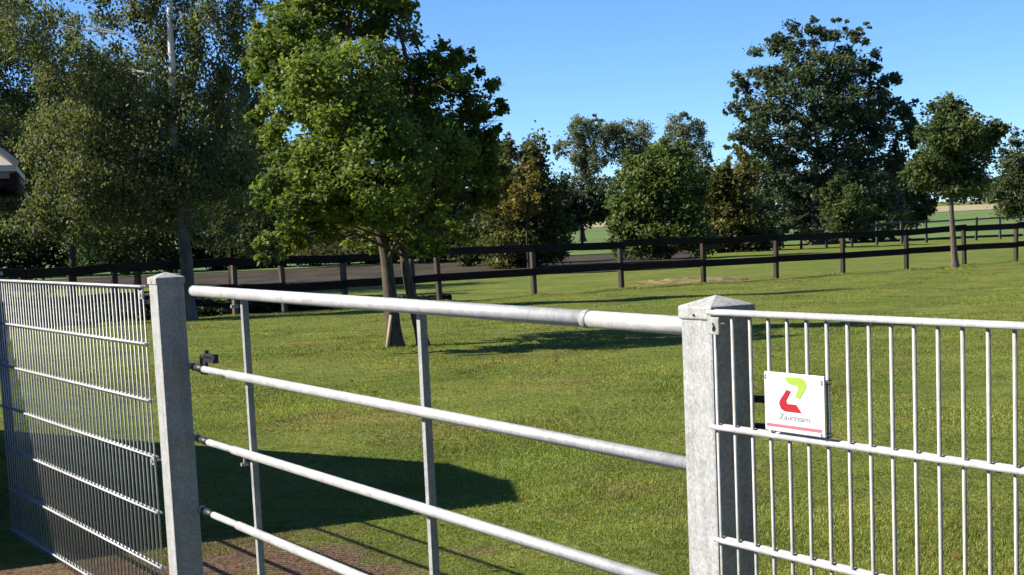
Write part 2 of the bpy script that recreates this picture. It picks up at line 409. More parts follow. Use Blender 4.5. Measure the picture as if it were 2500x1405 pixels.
# the tubular field gate
GN = .115
def gz(z, s): return z + (-.0075) * (s + 3.17)          # the gate sags a little to the right
gb = P(-3.2, GN, GB)
gt = thing('field_gate', 'galvanised tubular field gate with five rails between two square posts', 'gate', gb)
GP = lambda s, z, nn=GN: P(s, nn, gz(z, s)) - gb
rails = [(1.307, .0185, .0180), (1.041, .0142, .0118), (.790, .0142, .0118), (.537, .0142, .0118), (.290, .0142, .0118)]
for i, (z, ro, ri) in enumerate(rails):
    k = MB(); s0, s1 = (-3.17, -.59) if i == 0 else (-2.87, -.16)
    k.tube([GP(s0, z), GP(s1, z)], ro, 20); rail = k.build('rail', M['galv_tube'], gt, True)
    k = MB(); k.tube([GP(s1 - .1, z), GP(-.06, z)], ri, 20); k.build('sliding_rail', M['galv_tube'], rail, True)
    if i == 0:
        k = MB(); k.tube([GP(s1 - .012, z), GP(s1 + .012, z)], ro + .0006, 20); k.build('collar', M['galv_upright'], rail, True)
    else:
        k = MB(); k.tube([GP(-3.125, z), GP(-2.80, z)], ri, 16); k.build('rail_end', M['galv_tube'], rail, True)
        # hinge: bolt through the post, dark bushing
        k = MB(); k.tube([GP(-3.255, z + .004), GP(-3.222, z + .004)], .0125, 6); hb = k.build('hinge_bolt', M['galv_tube'], gt)
        k = MB(); k.tube([GP(-3.222, z + .002), GP(-3.120, z)], .013, 14); k.build('bushing', M['dark_steel'], gt, True)
    for su in (-2.74,):
        if i in (0, 2):
            k = MB(); q = GP(su - .03, z - ro - .022)
            k.tube([q - LN * .012, q + LN * .012], .006, 8); k.tube([q, q + UZ * .02], .004, 8); k.build('set_screw', M['galv_upright'], rail)
for su in (-2.742, -1.438):
    k = MB(); wq = .021
    top, bot = gz(1.307, su) - gb[2] - .012, gz(.25, su) - gb[2]
    o0 = P(su, GN + .0125, 0) - gb; o0[2] = bot
    k.box(o0 - LD * wq / 2, LD * wq, LN * wq, UZ * (top - bot)); bevel(k.build('upright', M['galv_upright'], gt), .002)
# spring latch at the left end of the second rail
k = MB(); q = GP(-3.235, 1.062)
k.box(q + LD * .02 - UZ * .045 + LN * .018, LD * .06, LN * .010, UZ * .06)
k.box(q + LD * .04 + UZ * .012 + LN * .012, LD * .15, LN * .010, UZ * .012)
k.box(q + LD * .08 + UZ * .0 + LN * .012, LD * .10, LN * .02, UZ * .03)
k.tube([q + LD * .10 + UZ * .02 + LN * .018, q + LD * .10 + UZ * .042 + LN * .018], .008, 10)
bevel(k.build('latch', M['dark_steel'], gt), .002)
# keeper behind the right post
k = MB(); A_ = GP(-.01, 1.165, .13)
k.tube([GP(-.05, 1.185, .10), GP(.02, 1.185, .125), GP(.045, 1.172, .13), GP(.045, 1.148, .13), GP(.02, 1.135, .125), GP(-.05, 1.135, .10)], .007, 10)
k.build('keeper', M['dark_steel'], gt)  # galvanised rod with the post's shade put into its dark colour

# ------------------------------------------------------------------ shed at left: roof seen at the frame's edge, its shadow on the grass
A = at(40, 403, 8.3); B = np.array([-2.72, 9.78, A[2]])
A2 = A - LN * 5.2; B2 = B + np.array([-3.6, 2.95, 0])
RA = A + np.array([-1.46, .69, 1.08]) * 1.0; RB = RA + np.array([-2.6, .1, 0])
base = np.array([-5.0, 9.0, GB])
sh = thing('stable', 'low dark timber stable with cream hipped roof, only its eave corner in view', 'shed', base)
def plane(name, poly, thick, m, lift=0.0):
    c = MB(); k_ = len(poly); c.v = [tuple(q - base + UZ * lift) for q in poly] + [tuple(q - base + UZ * (lift - thick)) for q in poly]
    c.f = [tuple(range(k_))] + [(i, (i + 1) % k_, (i + 1) % k_ + k_, i + k_) for i in range(k_)] + [tuple(range(2 * k_ - 1, k_ - 1, -1))]
    return c.build(name, m, sh)
plane('roof_slope', [A2, A, RA, RB], .03, M['roof'])
plane('roof_slope', [A, B, RA], .03, M['roof'], -.001)
plane('roof_slope', [B, B2, RB, RA], .03, M['roof'], -.002)
plane('roof_slope', [B2, A2, RB], .03, M['roof'], -.003)
c = MB(); c.tube([A - base + UZ * .006, RA - base + UZ * .006], .018, 10); c.build('hip_cap', M['roof'], sh, True)
for a_, b_ in ((A2, A), (A, B), (B, B2)):
    dd = (b_ - a_) / np.linalg.norm(b_ - a_); inn = np.array([-dd[1], dd[0], 0])
    c = MB(); c.box(a_ - base + dd * .012 - UZ * .034 + inn * .006, dd * (np.linalg.norm(b_ - a_) - .024), inn * .025, -UZ * .03); c.build('eave_board', M['eave'], sh)
    c = MB(); c.tube([a_ - base - UZ * .085 + inn * .03, b_ - base - UZ * .085 + inn * .03], .024, 10); c.build('gutter', M['shedwood'], sh, True)
c = MB(); c.box(A - base + np.array([-.055, -.012, -.125]), (.055, 0, 0), (0, .06, 0), (0, 0, .088)); bevel(c.build('gutter_end', M['shedwood'], sh), .006)
ins = [A + np.array([-.35, .16, 0]), B + np.array([-.3, -.02, 0]), B2 + np.array([.1, -.3, 0]), A2 + np.array([.1, .4, 0])]
for i in range(4):
    a_, b_ = ins[i].copy(), ins[(i + 1) % 4].copy(); a_[2] = b_[2] = GB - .05
    dd = (b_ - a_) / np.linalg.norm(b_ - a_); inn = np.array([-dd[1], dd[0], 0])
    L_ = np.linalg.norm(b_ - a_) - .07; k_ = max(1, int(L_ / .16))
    for q in range(k_):
        c = MB(); c.box(a_ + dd * (L_ * q / k_ + .004) + inn * (.002 * (q % 3)) - base, dd * (L_ / k_ - .008), inn * .03, UZ * (A[2] + .12 - GB)); c.build('wall_plank', M['shedwood'], sh)

# ------------------------------------------------------------------ timber paddock fence: posts and boards one by one
def timber_fence(label, posts, FPf, h_post, boards, pm, bmname, pw, group=None):
    base = FPf(posts[0], 0, 0)
    t = thing('timber_fence', label, 'fence', base, group)
    D3 = np.array([FD[0], FD[1], 0]) if FPf is FP else F2D; N3 = np.array([FN[0], FN[1], 0]) if FPf is FP else F2N
    for i, s in enumerate(posts):
        c = MB(); q = FPf(s, 0, 0) - base; hh = h_post + random.uniform(-.03, .04)
        lean = D3 * random.uniform(-.05, .05) + N3 * random.uniform(-.03, .03)
        x0 = q - D3 * pw / 2 - N3 * pw / 2 - UZ * .3
        tp = lean + UZ * (hh + .3)
        c.quadbox([x0, x0 + D3 * pw, x0 + D3 * pw + N3 * pw, x0 + N3 * pw, x0 + tp, x0 + D3 * pw + tp, x0 + D3 * pw + N3 * pw + tp, x0 + N3 * pw + tp])
        bevel(c.build('post', M[pm], t), .008)
    for i in range(len(posts) - 1):
        for z, bh, bt in boards:
            a = FPf(posts[i] + .005, 0, z + random.uniform(-.03, .03)) - base + N3 * (pw / 2 + .004)
            bq = FPf(posts[i + 1] - .005, 0, z + random.uniform(-.03, .03)) - base + N3 * (pw / 2 + .004)
            c = MB(); c.quadbox([a, bq, bq + N3 * bt, a + N3 * bt, a + UZ * bh, bq + UZ * bh, bq + N3 * bt + UZ * bh, a + N3 * bt + UZ * bh])
            bevel(c.build('board', M[bmname], t), .006)
    return t
pxs = [-330, -190, -60, 70, 178, 285, 415, 575, 697, 845, 1010, 1075, 1305, 1518, 1718, 1895, 2058, 2213, 2355, 2480, 2600, 2715]
timber_fence('near black timber fence with two boards running across behind the lawn', [fence_s(q) for q in pxs], FP, 1.15, [(1.0, .17, .04), (.45, .17, .04)], 'fpost', 'board', .105)
# thinner fence farther off at right
G1 = at(1640, 590, 92); G2 = at(2560, 530, 96)
F2D = np.array([G2[0] - G1[0], G2[1] - G1[1], 0]); F2L = np.linalg.norm(F2D); F2D /= F2L; F2N = np.array([F2D[1], -F2D[0], 0])
def FP2(s, nn=0, z=0):
    q = G1[:2] + F2D[:2] * s; return np.array([q[0], q[1], float(g(*q)) + z]) + F2N * nn
timber_fence('thin grey rail fence in the distance behind the dark broad tree', list(np.linspace(0, F2L, 16)), FP2, 1.25, [(1.12, .09, .04), (.55, .09, .04)], 'greypost', 'greypost', .12)

# straw heap behind the fence
hq = ground_px(1690, 690)
bm = bmesh.new(); bmesh.ops.create_icosphere(bm, subdivisions=4, radius=1)
for v_ in bm.verts:
    q = v_.co; nn_ = .16 * sin(q.x * 7 + 1) * sin(q.y * 6) + .1 * sin(q.x * 17 + q.z * 9)
    q.x *= 1.5 * (1 + nn_ * .5); q.y *= 1.3; q.z *= .11 * (1 + nn_ * 2.5 + random.uniform(-.12, .12))
me = bpy.data.meshes.new('straw_heap'); bm.to_mesh(me); bm.free(); me.materials.append(M['straw'])
o = link('straw_heap', me); o.location = (hq[0], hq[1], float(g(hq[0], hq[1]))); o['label'] = 'low pale straw heap on the grass by the timber fence'; o['category'] = 'straw heap'

# ------------------------------------------------------------------ trees
def leaf_mesh(name, C, S, colr, up_bias=.3, aspect=.62, droop=0.0, m=None):
    n_ = len(C)
    nrm = RNG.normal(size=(n_, 3)); nrm[:, 2] = np.abs(nrm[:, 2]) + up_bias; nrm /= np.linalg.norm(nrm, axis=1)[:, None]
    ax = RNG.normal(size=(n_, 3)); ax[:, 2] -= droop
    ax -= nrm * (ax * nrm).sum(1)[:, None]; ax /= np.linalg.norm(ax, axis=1)[:, None]
    sd = np.cross(nrm, ax)
    S = S[:, None]
    V = np.empty((n_, 4, 3))
    V[:, 0] = C - ax * S * .5; V[:, 1] = C + sd * S * .5 * aspect + nrm * S * .08
    V[:, 2] = C + ax * S * .5; V[:, 3] = C - sd * S * .5 * aspect + nrm * S * .08
    me = bpy.data.meshes.new(name)
    me.vertices.add(n_ * 4); me.vertices.foreach_set('co', V.ravel())
    me.loops.add(n_ * 4); me.loops.foreach_set('vertex_index', np.arange(n_ * 4, dtype=np.int32))
    me.polygons.add(n_); me.polygons.foreach_set('loop_start', np.arange(0, n_ * 4, 4, dtype=np.int32))
    me.update(calc_edges=True)
    ca = me.color_attributes.new('Col', 'FLOAT_COLOR', 'POINT')
    cc = np.ones((n_, 4, 4)); cc[:, :, :3] = colr[:, None, :]
    ca.data.foreach_set('color', cc.ravel()); me.materials.append(m or M['leaf'])
    return me

def tree(name, label, cat, basept, Y, blobs, nleaf, lsize, cols, stems, bark, group='trees behind the lawn', depth=1.0, sub=(.34, .5),
         droop=0.0, up=.3, far=False, weights=None, shell=.55, limb=.35, aspect=.62):
    """blobs: (px,py,rx,ry[,dY[,density]]) outline lobes given at the tree's own distance Y"""
    base = np.array([basept[0], basept[1], float(g(basept[0], basept[1]))])
    t = thing(name, label, cat, base, group)
    px2m = Y / FPX
    cs, rs, dens = [], [], []
    for bl in blobs:
        cx, cy, rx, ry = bl[:4]; dY = bl[4] if len(bl) > 4 else RNG.uniform(-.5, .5) * rx * px2m * 1.2
        cs.append(at(cx, cy, Y + dY)); rs.append(np.array([rx * px2m, max(rx, ry) * px2m * depth, ry * px2m])); dens.append(bl[5] if len(bl) > 5 else 1.0)
    vol = np.array([(r_[0] * r_[1] * r_[2]) ** .75 for r_ in rs]) * np.array(dens); vol /= vol.sum()
    CC, SS, KK = [], [], []
    ncl_tot = 0
    for c_, r_, v_ in zip(cs, rs, vol):
        nl = int(nleaf * v_)
        if nl < 8: continue
        ncl = max(6, int(nl / 90))
        u = RNG.normal(size=(ncl, 3)); u /= np.linalg.norm(u, axis=1)[:, None]
        rad = shell + (1 - shell) * RNG.random(ncl) ** .7; rad *= RNG.uniform(.8, 1.12, ncl)
        cc = c_ + u * rad[:, None] * r_ * RNG.uniform(.92, 1.08, 3)
        cr = RNG.uniform(*sub, ncl)[:, None] * r_ * .62
        idx = RNG.integers(0, ncl, nl)
        off = RNG.normal(size=(nl, 3)) * .5
        if droop: off[:, 2] *= 1.5
        p_ = cc[idx] + off * cr[idx]
        CC.append(p_); SS.append(lsize * RNG.uniform(.6, 1.3, nl))
        tone = RNG.uniform(.75, 1.25, ncl)[idx] * RNG.uniform(.8, 1.2, nl)
        hue = (RNG.random(ncl)[idx] * .6 + RNG.random(nl) * .4)
        ca_, cb_ = np.array(cols[0]), np.array(cols[1])
        KK.append((ca_ + (cb_ - ca_) * hue[:, None]) * tone[:, None])
    C = np.concatenate(CC); S = np.concatenate(SS); K = np.concatenate(KK)
    gz_ = g(C[:, 0], C[:, 1]); ok = C[:, 2] > gz_ + .05
    C, S, K = C[ok], S[ok], K[ok]
    me = leaf_mesh('crown', C - base, S, K, up, aspect, droop, M['leaf_far'] if far else M['leaf'])
    o = link('crown', me, t); o['kind'] = 'stuff'
    # stems and limbs
    tr = MB()
    tops = []
    for st in stems:
        pts = [base if i == 0 and q is None else q for i, q in enumerate(st[0])]
        pts = [np.asarray(q, float) for q in pts]
        # smooth through the points
        fine = []
        for i in range(len(pts) - 1):
            p0 = pts[max(i - 1, 0)]; p1 = pts[i]; p2 = pts[i + 1]; p3 = pts[min(i + 2, len(pts) - 1)]
            for u in np.linspace(0, 1, 6)[:-1]:
                fine.append(.5 * (2 * p1 + (p2 - p0) * u + (2 * p0 - 5 * p1 + 4 * p2 - p3) * u * u + (3 * p1 - p0 - 3 * p2 + p3) * u ** 3))
        fine.append(pts[-1])
        r0, r1 = st[1]; N = len(fine)
        rad = [r0 + (r1 - r0) * (i / (N - 1)) ** .8 for i in range(N)]; rad[0] *= 1.6; rad[1] *= 1.15
        fine[0] = fine[0] - UZ * .1
        tr.tube([q - base for q in fine], rad, 12, False)
        tops.append((fine, rad))
    for c_, r_ in zip(cs, rs):
        fine, rad = tops[RNG.integers(len(tops))]
        dd = [np.linalg.norm(q - c_) + 2.0 * max(0, q[2] - c_[2] + .1 * np.linalg.norm((q - c_)[:2])) for q in fine]
        i = int(np.argmin(dd[len(fine) // 4:])) + len(fine) // 4
        a = fine[i]; mid = (a + c_) / 2 + np.array([0, 0, .12 * np.linalg.norm(c_ - a)])
        rr = min(rad[i] * .6, limb * .12 * np.linalg.norm(r_))
        tr.tube([a - base, mid - base, c_ - base], [rr, rr * .7, rr * .35], 7, False)
        for q_ in range(4):
            u = RNG.normal(size=3); u /= np.linalg.norm(u); e_ = c_ + u * r_ * .85
            tr.tube([mid - base, (mid * .4 + c_ * .3 + e_ * .3) + RNG.normal(size=3) * .05 * r_ - base, e_ - base], [rr * .55, rr * .35, rr * .12], 5, False)
    me = tr.mesh('trunk', M[bark], True); link('trunk', me, t)
    return t

# two-stemmed tree on the lawn
q0 = ground_px(965, 850); Yt = q0[1]
q1 = ground_px(1035, 846)
blobs = [(765, 120, 120, 85), (860, 30, 130, 80), (960, 70, 80, 90), (930, -40, 120, 60), (1070, 160, 75, 55, .3), (1130, 130, 30, 28), (1000, 20, 30, 22),
         (690, 190, 75, 85, -.6), (850, 210, 150, 100, -.9), (1000, 210, 120, 90, .2), (1090, 270, 110, 85, .5), (1190, 300, 48, 42, .4), (720, 330, 90, 80, -.6),
         (880, 340, 140, 90, -1.0), (1040, 370, 140, 85, .2), (1130, 410, 85, 75, .6), (760, 440, 100, 75, -.8), (700, 500, 70, 60, -.9), (840, 470, 110, 70, -.9),
         (690, 575, 55, 45, -.7), (770, 560, 70, 45, -.6), (1010, 470, 120, 70, .4), (1100, 510, 80, 50, .7, .6), (930, 540, 70, 40, .6, .5), (640, 120, 45, 60, .2), (660, 290, 45, 50, .1),
         (900, 500, 90, 60, -.6), (960, 480, 100, 70, -.5), (1040, 540, 90, 50, .0), (1130, 560, 60, 40, .4, .6), (880, 570, 60, 30, .3, .5), (980, 570, 60, 35, .9, .6), (1180, 480, 50, 60, .5, .7), (930, 420, 130, 80, -1.1), (675, 590, 55, 42, -.9), (750, 600, 55, 36, -.8), (720, 520, 70, 50, -1.1), (930, 595, 55, 35, .3), (1010, 600, 65, 36, .6), (1090, 590, 70, 36, .7, .7),
         (720, 50, 70, 60, -.3), (655, 60, 40, 45, .2), (800, -50, 100, 50, 0), (890, -110, 110, 60, .3), (860, -170, 70, 50, -.3), (900, 250, 120, 90, 1.0), (800, 380, 110, 80, .9), (980, 330, 110, 80, 1.1), (1080, 380, 80, 70, -.6), (760, 230, 90, 80, .8), (700, 110, 90, 80, -.6), (740, 0, 90, 60, 0), (640, 160, 45, 60, -.3), (1000, 600, 60, 30, -.2, .6), (1170, 225, 55, 50, .3, 1.3), (1215, 285, 42, 38, .2, 1.3), (1160, 340, 80, 70, .5), (1190, 400, 60, 60, .3), (1160, 470, 70, 50, .5), (1100, 190, 60, 50, -.2)]
blobs = [tuple(q[:4]) + ((q[4] if len(q) > 4 else RNG.uniform(-.5, .5)) * 1.55,) + tuple(q[5:]) for q in blobs]
tree('lawn_tree', 'broad bright green leafy tree with two stems standing on the lawn', 'tree', q0, Yt, blobs, 102000, .066,
     ((.055, .098, .020), (.19, .23, .055)),
     [([q0, at(950, 700, Yt), at(935, 590, Yt), at(890, 430, Yt - .2), at(860, 250, Yt), at(850, 60, Yt)], (.100, .028)),
      ([q1, at(1003, 720, Yt + .1), at(985, 600, Yt + .15), at(1000, 450, Yt + .2), at(1020, 300, Yt + .2), at(980, 90, Yt + .1)], (.072, .022)),
      ([at(945, 640, Yt), at(985, 560, Yt - .1), at(1060, 470, Yt), at(1120, 400, Yt + .2)], (.035, .015))], 'bark', None, .95)
# stake leaning against it
k = MB(); sq = ground_px(942, 852); k.tube([(0, 0, -.1), tuple(at(955, 770, sq[1] + .05) - np.array([sq[0], sq[1], float(g(sq[0], sq[1]))]))], .022, 10)
o = k.build('tree_stake', M['stake'], None, True); o.location = (sq[0], sq[1], float(g(sq[0], sq[1]))); o['label'] = 'short pale wooden stake leaning against the two-stemmed tree'; o['category'] = 'stake'

# birch
qb = ground_px(462, 784); Yb = qb[1]
birch = [(60, 60, 100, 90), (160, 170, 110, 80), (330, 190, 120, 100), (420, 50, 110, 100), (520, 60, 90, 100), (480, 220, 110, 110), (570, 270, 75, 100), (270, 320, 150, 90),
         (400, 340, 130, 90), (150, 330, 120, 90), (560, 400, 85, 80), (480, 430, 110, 80), (340, 450, 140, 70), (200, 460, 130, 80), (420, 530, 120, 40), (300, 520, 100, 40), (580, 480, 60, 60),
         (300, 20, 80, 60), (430, -60, 130, 70), (580, 170, 50, 70), (230, -30, 80, 60, 0, .7), (600, 20, 45, 60, 1.0, .7), (240, 560, 90, 40), (110, 540, 90, 50), (520, 560, 70, 40, .5, .7),
         (420, -170, 130, 80), (380, -270, 110, 80), (450, -330, 80, 80), (420, -430, 50, 60), (280, -150, 90, 70)]
tree('birch_tree', 'tall birch with white upper trunk and drooping dull green foliage', 'tree', qb, Yb, birch, 84000, .076,
     ((.078, .095, .040), (.175, .188, .092)),
     [([qb, at(455, 640, Yb), at(446, 560, Yb), at(431, 430, Yb - .1), at(421, 290, Yb - .2), at(421, 170, Yb - .3), at(415, 50, Yb - .35), at(418, -90, Yb - .2), at(412, -260, Yb)], (.15, .035)),
      ([at(446, 610, Yb), at(470, 520, Yb + .3), at(520, 380, Yb + .3), at(560, 230, Yb + .2)], (.07, .025))], 'birch', droop=1.6, up=.05, depth=.8, limb=.1)
# companion at the left edge
ql = np.array([at(-120, 780, Yb + 3)[0], Yb + 3, 0])
left = [(-60, 120, 130, 110), (40, 190, 100, 90), (-20, 300, 120, 100), (70, 400, 110, 80), (-80, 420, 140, 90), (60, 480, 100, 60), (150, 80, 70, 60), (-40, 520, 110, 50), (-150, 250, 120, 140), (20, 20, 80, 60), (-200, 100, 100, 120)]
tree('birch_tree', 'olive green drooping tree rising behind the shed roof at left edge', 'tree', ql, Yb + 3, left, 44000, .078,
     ((.078, .095, .040), (.175, .185, .09)), [([ql, at(-110, 560, Yb + 3), at(-70, 300, Yb + 3), at(-40, 60, Yb + 3)], (.2, .05))], 'birch', droop=1.5, up=.05, depth=.8, limb=.12)
# shrubs in deep shade behind the fence at left
def shrub(name, label, px, Y, blobs, n_, ls, cols, bark='darkbark', skirt=None, **kw):
    """skirt: (px0, px1) foliage reaching down to the ground over that span"""
    c_ = at(px, 640, Y); b_ = np.array([c_[0], Y, 0]); zz = float(g(c_[0], Y))
    top = at(px, sum(q[1] for q in blobs) / len(blobs), Y)
    blobs = list(blobs)
    if skirt:
        yb = px_of([c_[0], Y, zz])[1]; k_ = max(2, int((skirt[1] - skirt[0]) / 60))
        for i in range(k_):
            xx_ = skirt[0] + (skirt[1] - skirt[0]) * (i + .5) / k_; h_ = RNG.uniform(30, 50)
            blobs.append((xx_, yb - h_ * .75, 48, h_, RNG.uniform(-1, 1)))
    for q in list(blobs):
        for _ in range(2):
            a_ = RNG.uniform(-.3, pi + .3); rr_ = RNG.uniform(.28, .48)
            blobs.append((q[0] + q[2] * 1.0 * cos(a_), q[1] - q[3] * 1.05 * sin(a_), q[2] * rr_, q[3] * rr_, RNG.uniform(-.8, .8), .9))
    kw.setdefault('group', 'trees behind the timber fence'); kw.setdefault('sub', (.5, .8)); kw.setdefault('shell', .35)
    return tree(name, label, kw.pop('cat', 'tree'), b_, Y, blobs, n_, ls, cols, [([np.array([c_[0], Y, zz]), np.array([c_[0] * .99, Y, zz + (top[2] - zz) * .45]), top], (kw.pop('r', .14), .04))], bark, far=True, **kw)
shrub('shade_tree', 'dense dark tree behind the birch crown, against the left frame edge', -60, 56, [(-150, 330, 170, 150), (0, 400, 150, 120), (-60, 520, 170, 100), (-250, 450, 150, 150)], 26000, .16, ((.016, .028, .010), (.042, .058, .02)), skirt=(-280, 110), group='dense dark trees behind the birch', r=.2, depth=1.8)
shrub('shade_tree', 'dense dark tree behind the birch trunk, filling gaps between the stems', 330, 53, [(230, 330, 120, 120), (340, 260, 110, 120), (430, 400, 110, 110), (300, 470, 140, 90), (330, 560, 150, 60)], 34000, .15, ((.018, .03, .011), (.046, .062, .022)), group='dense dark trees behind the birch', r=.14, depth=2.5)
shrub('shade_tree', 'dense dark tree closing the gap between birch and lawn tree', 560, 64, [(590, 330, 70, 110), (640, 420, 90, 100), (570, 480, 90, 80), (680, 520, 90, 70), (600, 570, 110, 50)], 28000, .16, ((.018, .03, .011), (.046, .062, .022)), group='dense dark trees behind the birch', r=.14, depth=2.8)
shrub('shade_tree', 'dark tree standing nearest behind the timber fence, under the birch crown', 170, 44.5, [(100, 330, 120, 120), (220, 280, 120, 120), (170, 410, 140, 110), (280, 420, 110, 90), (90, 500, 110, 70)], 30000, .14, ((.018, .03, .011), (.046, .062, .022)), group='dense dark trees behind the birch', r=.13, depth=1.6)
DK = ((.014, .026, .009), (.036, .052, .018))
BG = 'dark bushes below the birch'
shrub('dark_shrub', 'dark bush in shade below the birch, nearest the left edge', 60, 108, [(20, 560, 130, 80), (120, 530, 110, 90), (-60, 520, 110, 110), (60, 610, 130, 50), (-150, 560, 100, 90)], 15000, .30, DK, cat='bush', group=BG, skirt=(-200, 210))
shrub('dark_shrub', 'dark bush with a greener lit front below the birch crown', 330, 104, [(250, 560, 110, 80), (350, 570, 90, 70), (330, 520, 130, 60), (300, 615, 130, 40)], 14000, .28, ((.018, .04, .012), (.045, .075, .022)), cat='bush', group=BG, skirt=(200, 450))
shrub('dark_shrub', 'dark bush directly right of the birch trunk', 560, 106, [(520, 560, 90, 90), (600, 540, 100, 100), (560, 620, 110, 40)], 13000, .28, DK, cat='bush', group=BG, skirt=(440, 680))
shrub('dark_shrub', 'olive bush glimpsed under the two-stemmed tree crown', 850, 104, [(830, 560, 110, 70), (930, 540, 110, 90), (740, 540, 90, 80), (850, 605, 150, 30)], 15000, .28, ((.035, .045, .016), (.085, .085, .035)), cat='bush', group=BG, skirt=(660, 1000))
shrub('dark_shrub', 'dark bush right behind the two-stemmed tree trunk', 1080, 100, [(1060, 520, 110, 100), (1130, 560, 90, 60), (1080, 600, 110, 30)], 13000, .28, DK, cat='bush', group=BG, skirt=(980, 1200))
# mid trees
shrub('autumn_tree', 'green tree with a yellow orange patch in its crown', 1285, 76, [(1290, 380, 45, 45), (1270, 440, 65, 60), (1320, 470, 55, 60), (1240, 510, 60, 60), (1290, 560, 80, 40), (1340, 540, 50, 50), (1250, 590, 80, 30)], 20000, .19, ((.05, .068, .024), (.13, .125, .04)), r=.25, skirt=(1190, 1370))
shrub('autumn_tree', 'small yellow leaved tree in front of darker green foliage', 1290, 73.5, [(1290, 480, 38, 42), (1300, 430, 28, 30), (1265, 510, 30, 30)], 2600, .17, ((.13, .115, .028), (.22, .175, .04)), group=None, r=.05)
shrub('slim_tree', 'slim green tree just right of the lawn tree crown', 1215, 84, [(1220, 380, 35, 40), (1215, 440, 45, 60), (1200, 520, 60, 70), (1180, 570, 80, 30)], 13000, .21, ((.036, .058, .024), (.085, .10, .04)), skirt=(1120, 1240))
shrub('dark_shrub', 'rounded dark blue green bush beside the bright meadow gap', 1425, 120, [(1400, 490, 50, 50), (1440, 505, 50, 42), (1370, 520, 50, 50), (1400, 540, 60, 25), (1455, 520, 35, 28)], 12000, .30, ((.018, .03, .018), (.04, .055, .03)), cat='bush')
for px, bl, lb in ((1425, [(1420, 320, 45, 35), (1400, 370, 40, 45), (1440, 400, 35, 50), (1460, 330, 35, 40), (1430, 450, 30, 40, 0, .6)], 'pale open crowned tall tree, leftmost of three on the skyline'),
                   (1550, [(1550, 325, 50, 36), (1530, 370, 50, 45), (1580, 380, 45, 50), (1550, 430, 50, 40)], 'pale open crowned tall tree, middle of three on the skyline'),
                   (1675, [(1660, 318, 45, 36), (1700, 350, 40, 40), (1650, 380, 50, 45), (1690, 410, 40, 45), (1640, 430, 50, 40)], 'pale open crowned tall tree, rightmost of three on the skyline')):
    shrub('skyline_tree', lb, px, 170, bl, 12000, .25, ((.10, .115, .075), (.19, .205, .13)), group='tall trees on the skyline', sub=(.4, .6), r=.3)  # leaf tones paled to stand in for distance haze
shrub('bushy_tree', 'bushy mid green tree with low branches in front of skyline trees', 1625, 80, [(1610, 400, 60, 45), (1650, 430, 65, 60), (1560, 450, 60, 55), (1520, 490, 45, 50), (1600, 510, 80, 60), (1680, 500, 50, 70), (1540, 555, 55, 40), (1630, 570, 80, 30), (1690, 575, 60, 30)], 26000, .20, ((.055, .092, .026), (.145, .18, .055)), r=.2, skirt=(1500, 1720))
shrub('yellowish_bush', 'yellowish green low tree between the bushy tree and broad dark tree', 1760, 92, [(1750, 440, 50, 35), (1790, 480, 50, 60), (1740, 510, 50, 60), (1770, 560, 70, 35), (1820, 420, 45, 50), (1840, 530, 50, 50), (1800, 590, 90, 25)], 19000, .23, ((.05, .066, .022), (.14, .135, .042)), skirt=(1700, 1880))
big = [(1960, 95, 60, 45), (2070, 95, 50, 40), (1900, 150, 70, 50), (2010, 170, 90, 65), (2100, 160, 50, 45), (1850, 210, 60, 55), (1950, 240, 100, 70), (2060, 250, 90, 60), (2160, 215, 50, 38), (2150, 270, 70, 50),
       (1830, 275, 55, 45), (1900, 320, 90, 60), (2040, 340, 100, 70), (2180, 320, 70, 55), (2220, 285, 35, 35), (1800, 345, 35, 20), (1870, 400, 70, 60), (1980, 420, 100, 70), (2120, 400, 90, 70), (2210, 390, 45, 50),
       (1920, 490, 90, 60), (2050, 490, 100, 60), (2160, 480, 70, 60), (1960, 550, 80, 30), (2110, 550, 90, 30)]
shrub('broad_tree', 'large dark blue green broad tree against the sky right of centre', 2000, 104, big, 68000, .25, ((.034, .056, .034), (.115, .145, .085)), sub=(.30, .46), shell=.5, r=.5, skirt=(1860, 2200))
shrub('sapling', 'small lighter green tree in front of the broad dark tree', 2065, 90, [(2060, 490, 50, 40), (2090, 530, 45, 35), (2040, 540, 40, 35), (2070, 565, 50, 20)], 6000, .2, ((.045, .07, .025), (.10, .125, .045)), r=.07)
HG = ((.028, .044, .024), (.075, .095, .05))
shrub('hedgerow_tree', 'low dark trees\' clump behind the orange patch, left of the meadow gap', 1330, 132, [(1340, 470, 60, 50), (1250, 450, 70, 60), (1190, 470, 70, 80), (1360, 520, 50, 50)], 13000, .3, HG, skirt=(1140, 1390), group='hedgerow behind the trees')
shrub('hedgerow_tree', 'dark hedgerow trees filling the space left of the broad dark tree', 1760, 138, [(1700, 470, 60, 60), (1780, 440, 55, 60), (1850, 460, 60, 80), (1740, 530, 80, 50), (1640, 480, 60, 60)], 15000, .3, HG, skirt=(1590, 1900), group='hedgerow behind the trees')
shrub('hedgerow_tree', 'dark hedgerow trees low behind the right half of the broad dark tree', 2130, 138, [(2080, 480, 70, 60), (2150, 470, 70, 70), (2210, 480, 45, 55)], 13000, .3, HG, skirt=(2000, 2235), group='hedgerow behind the trees')
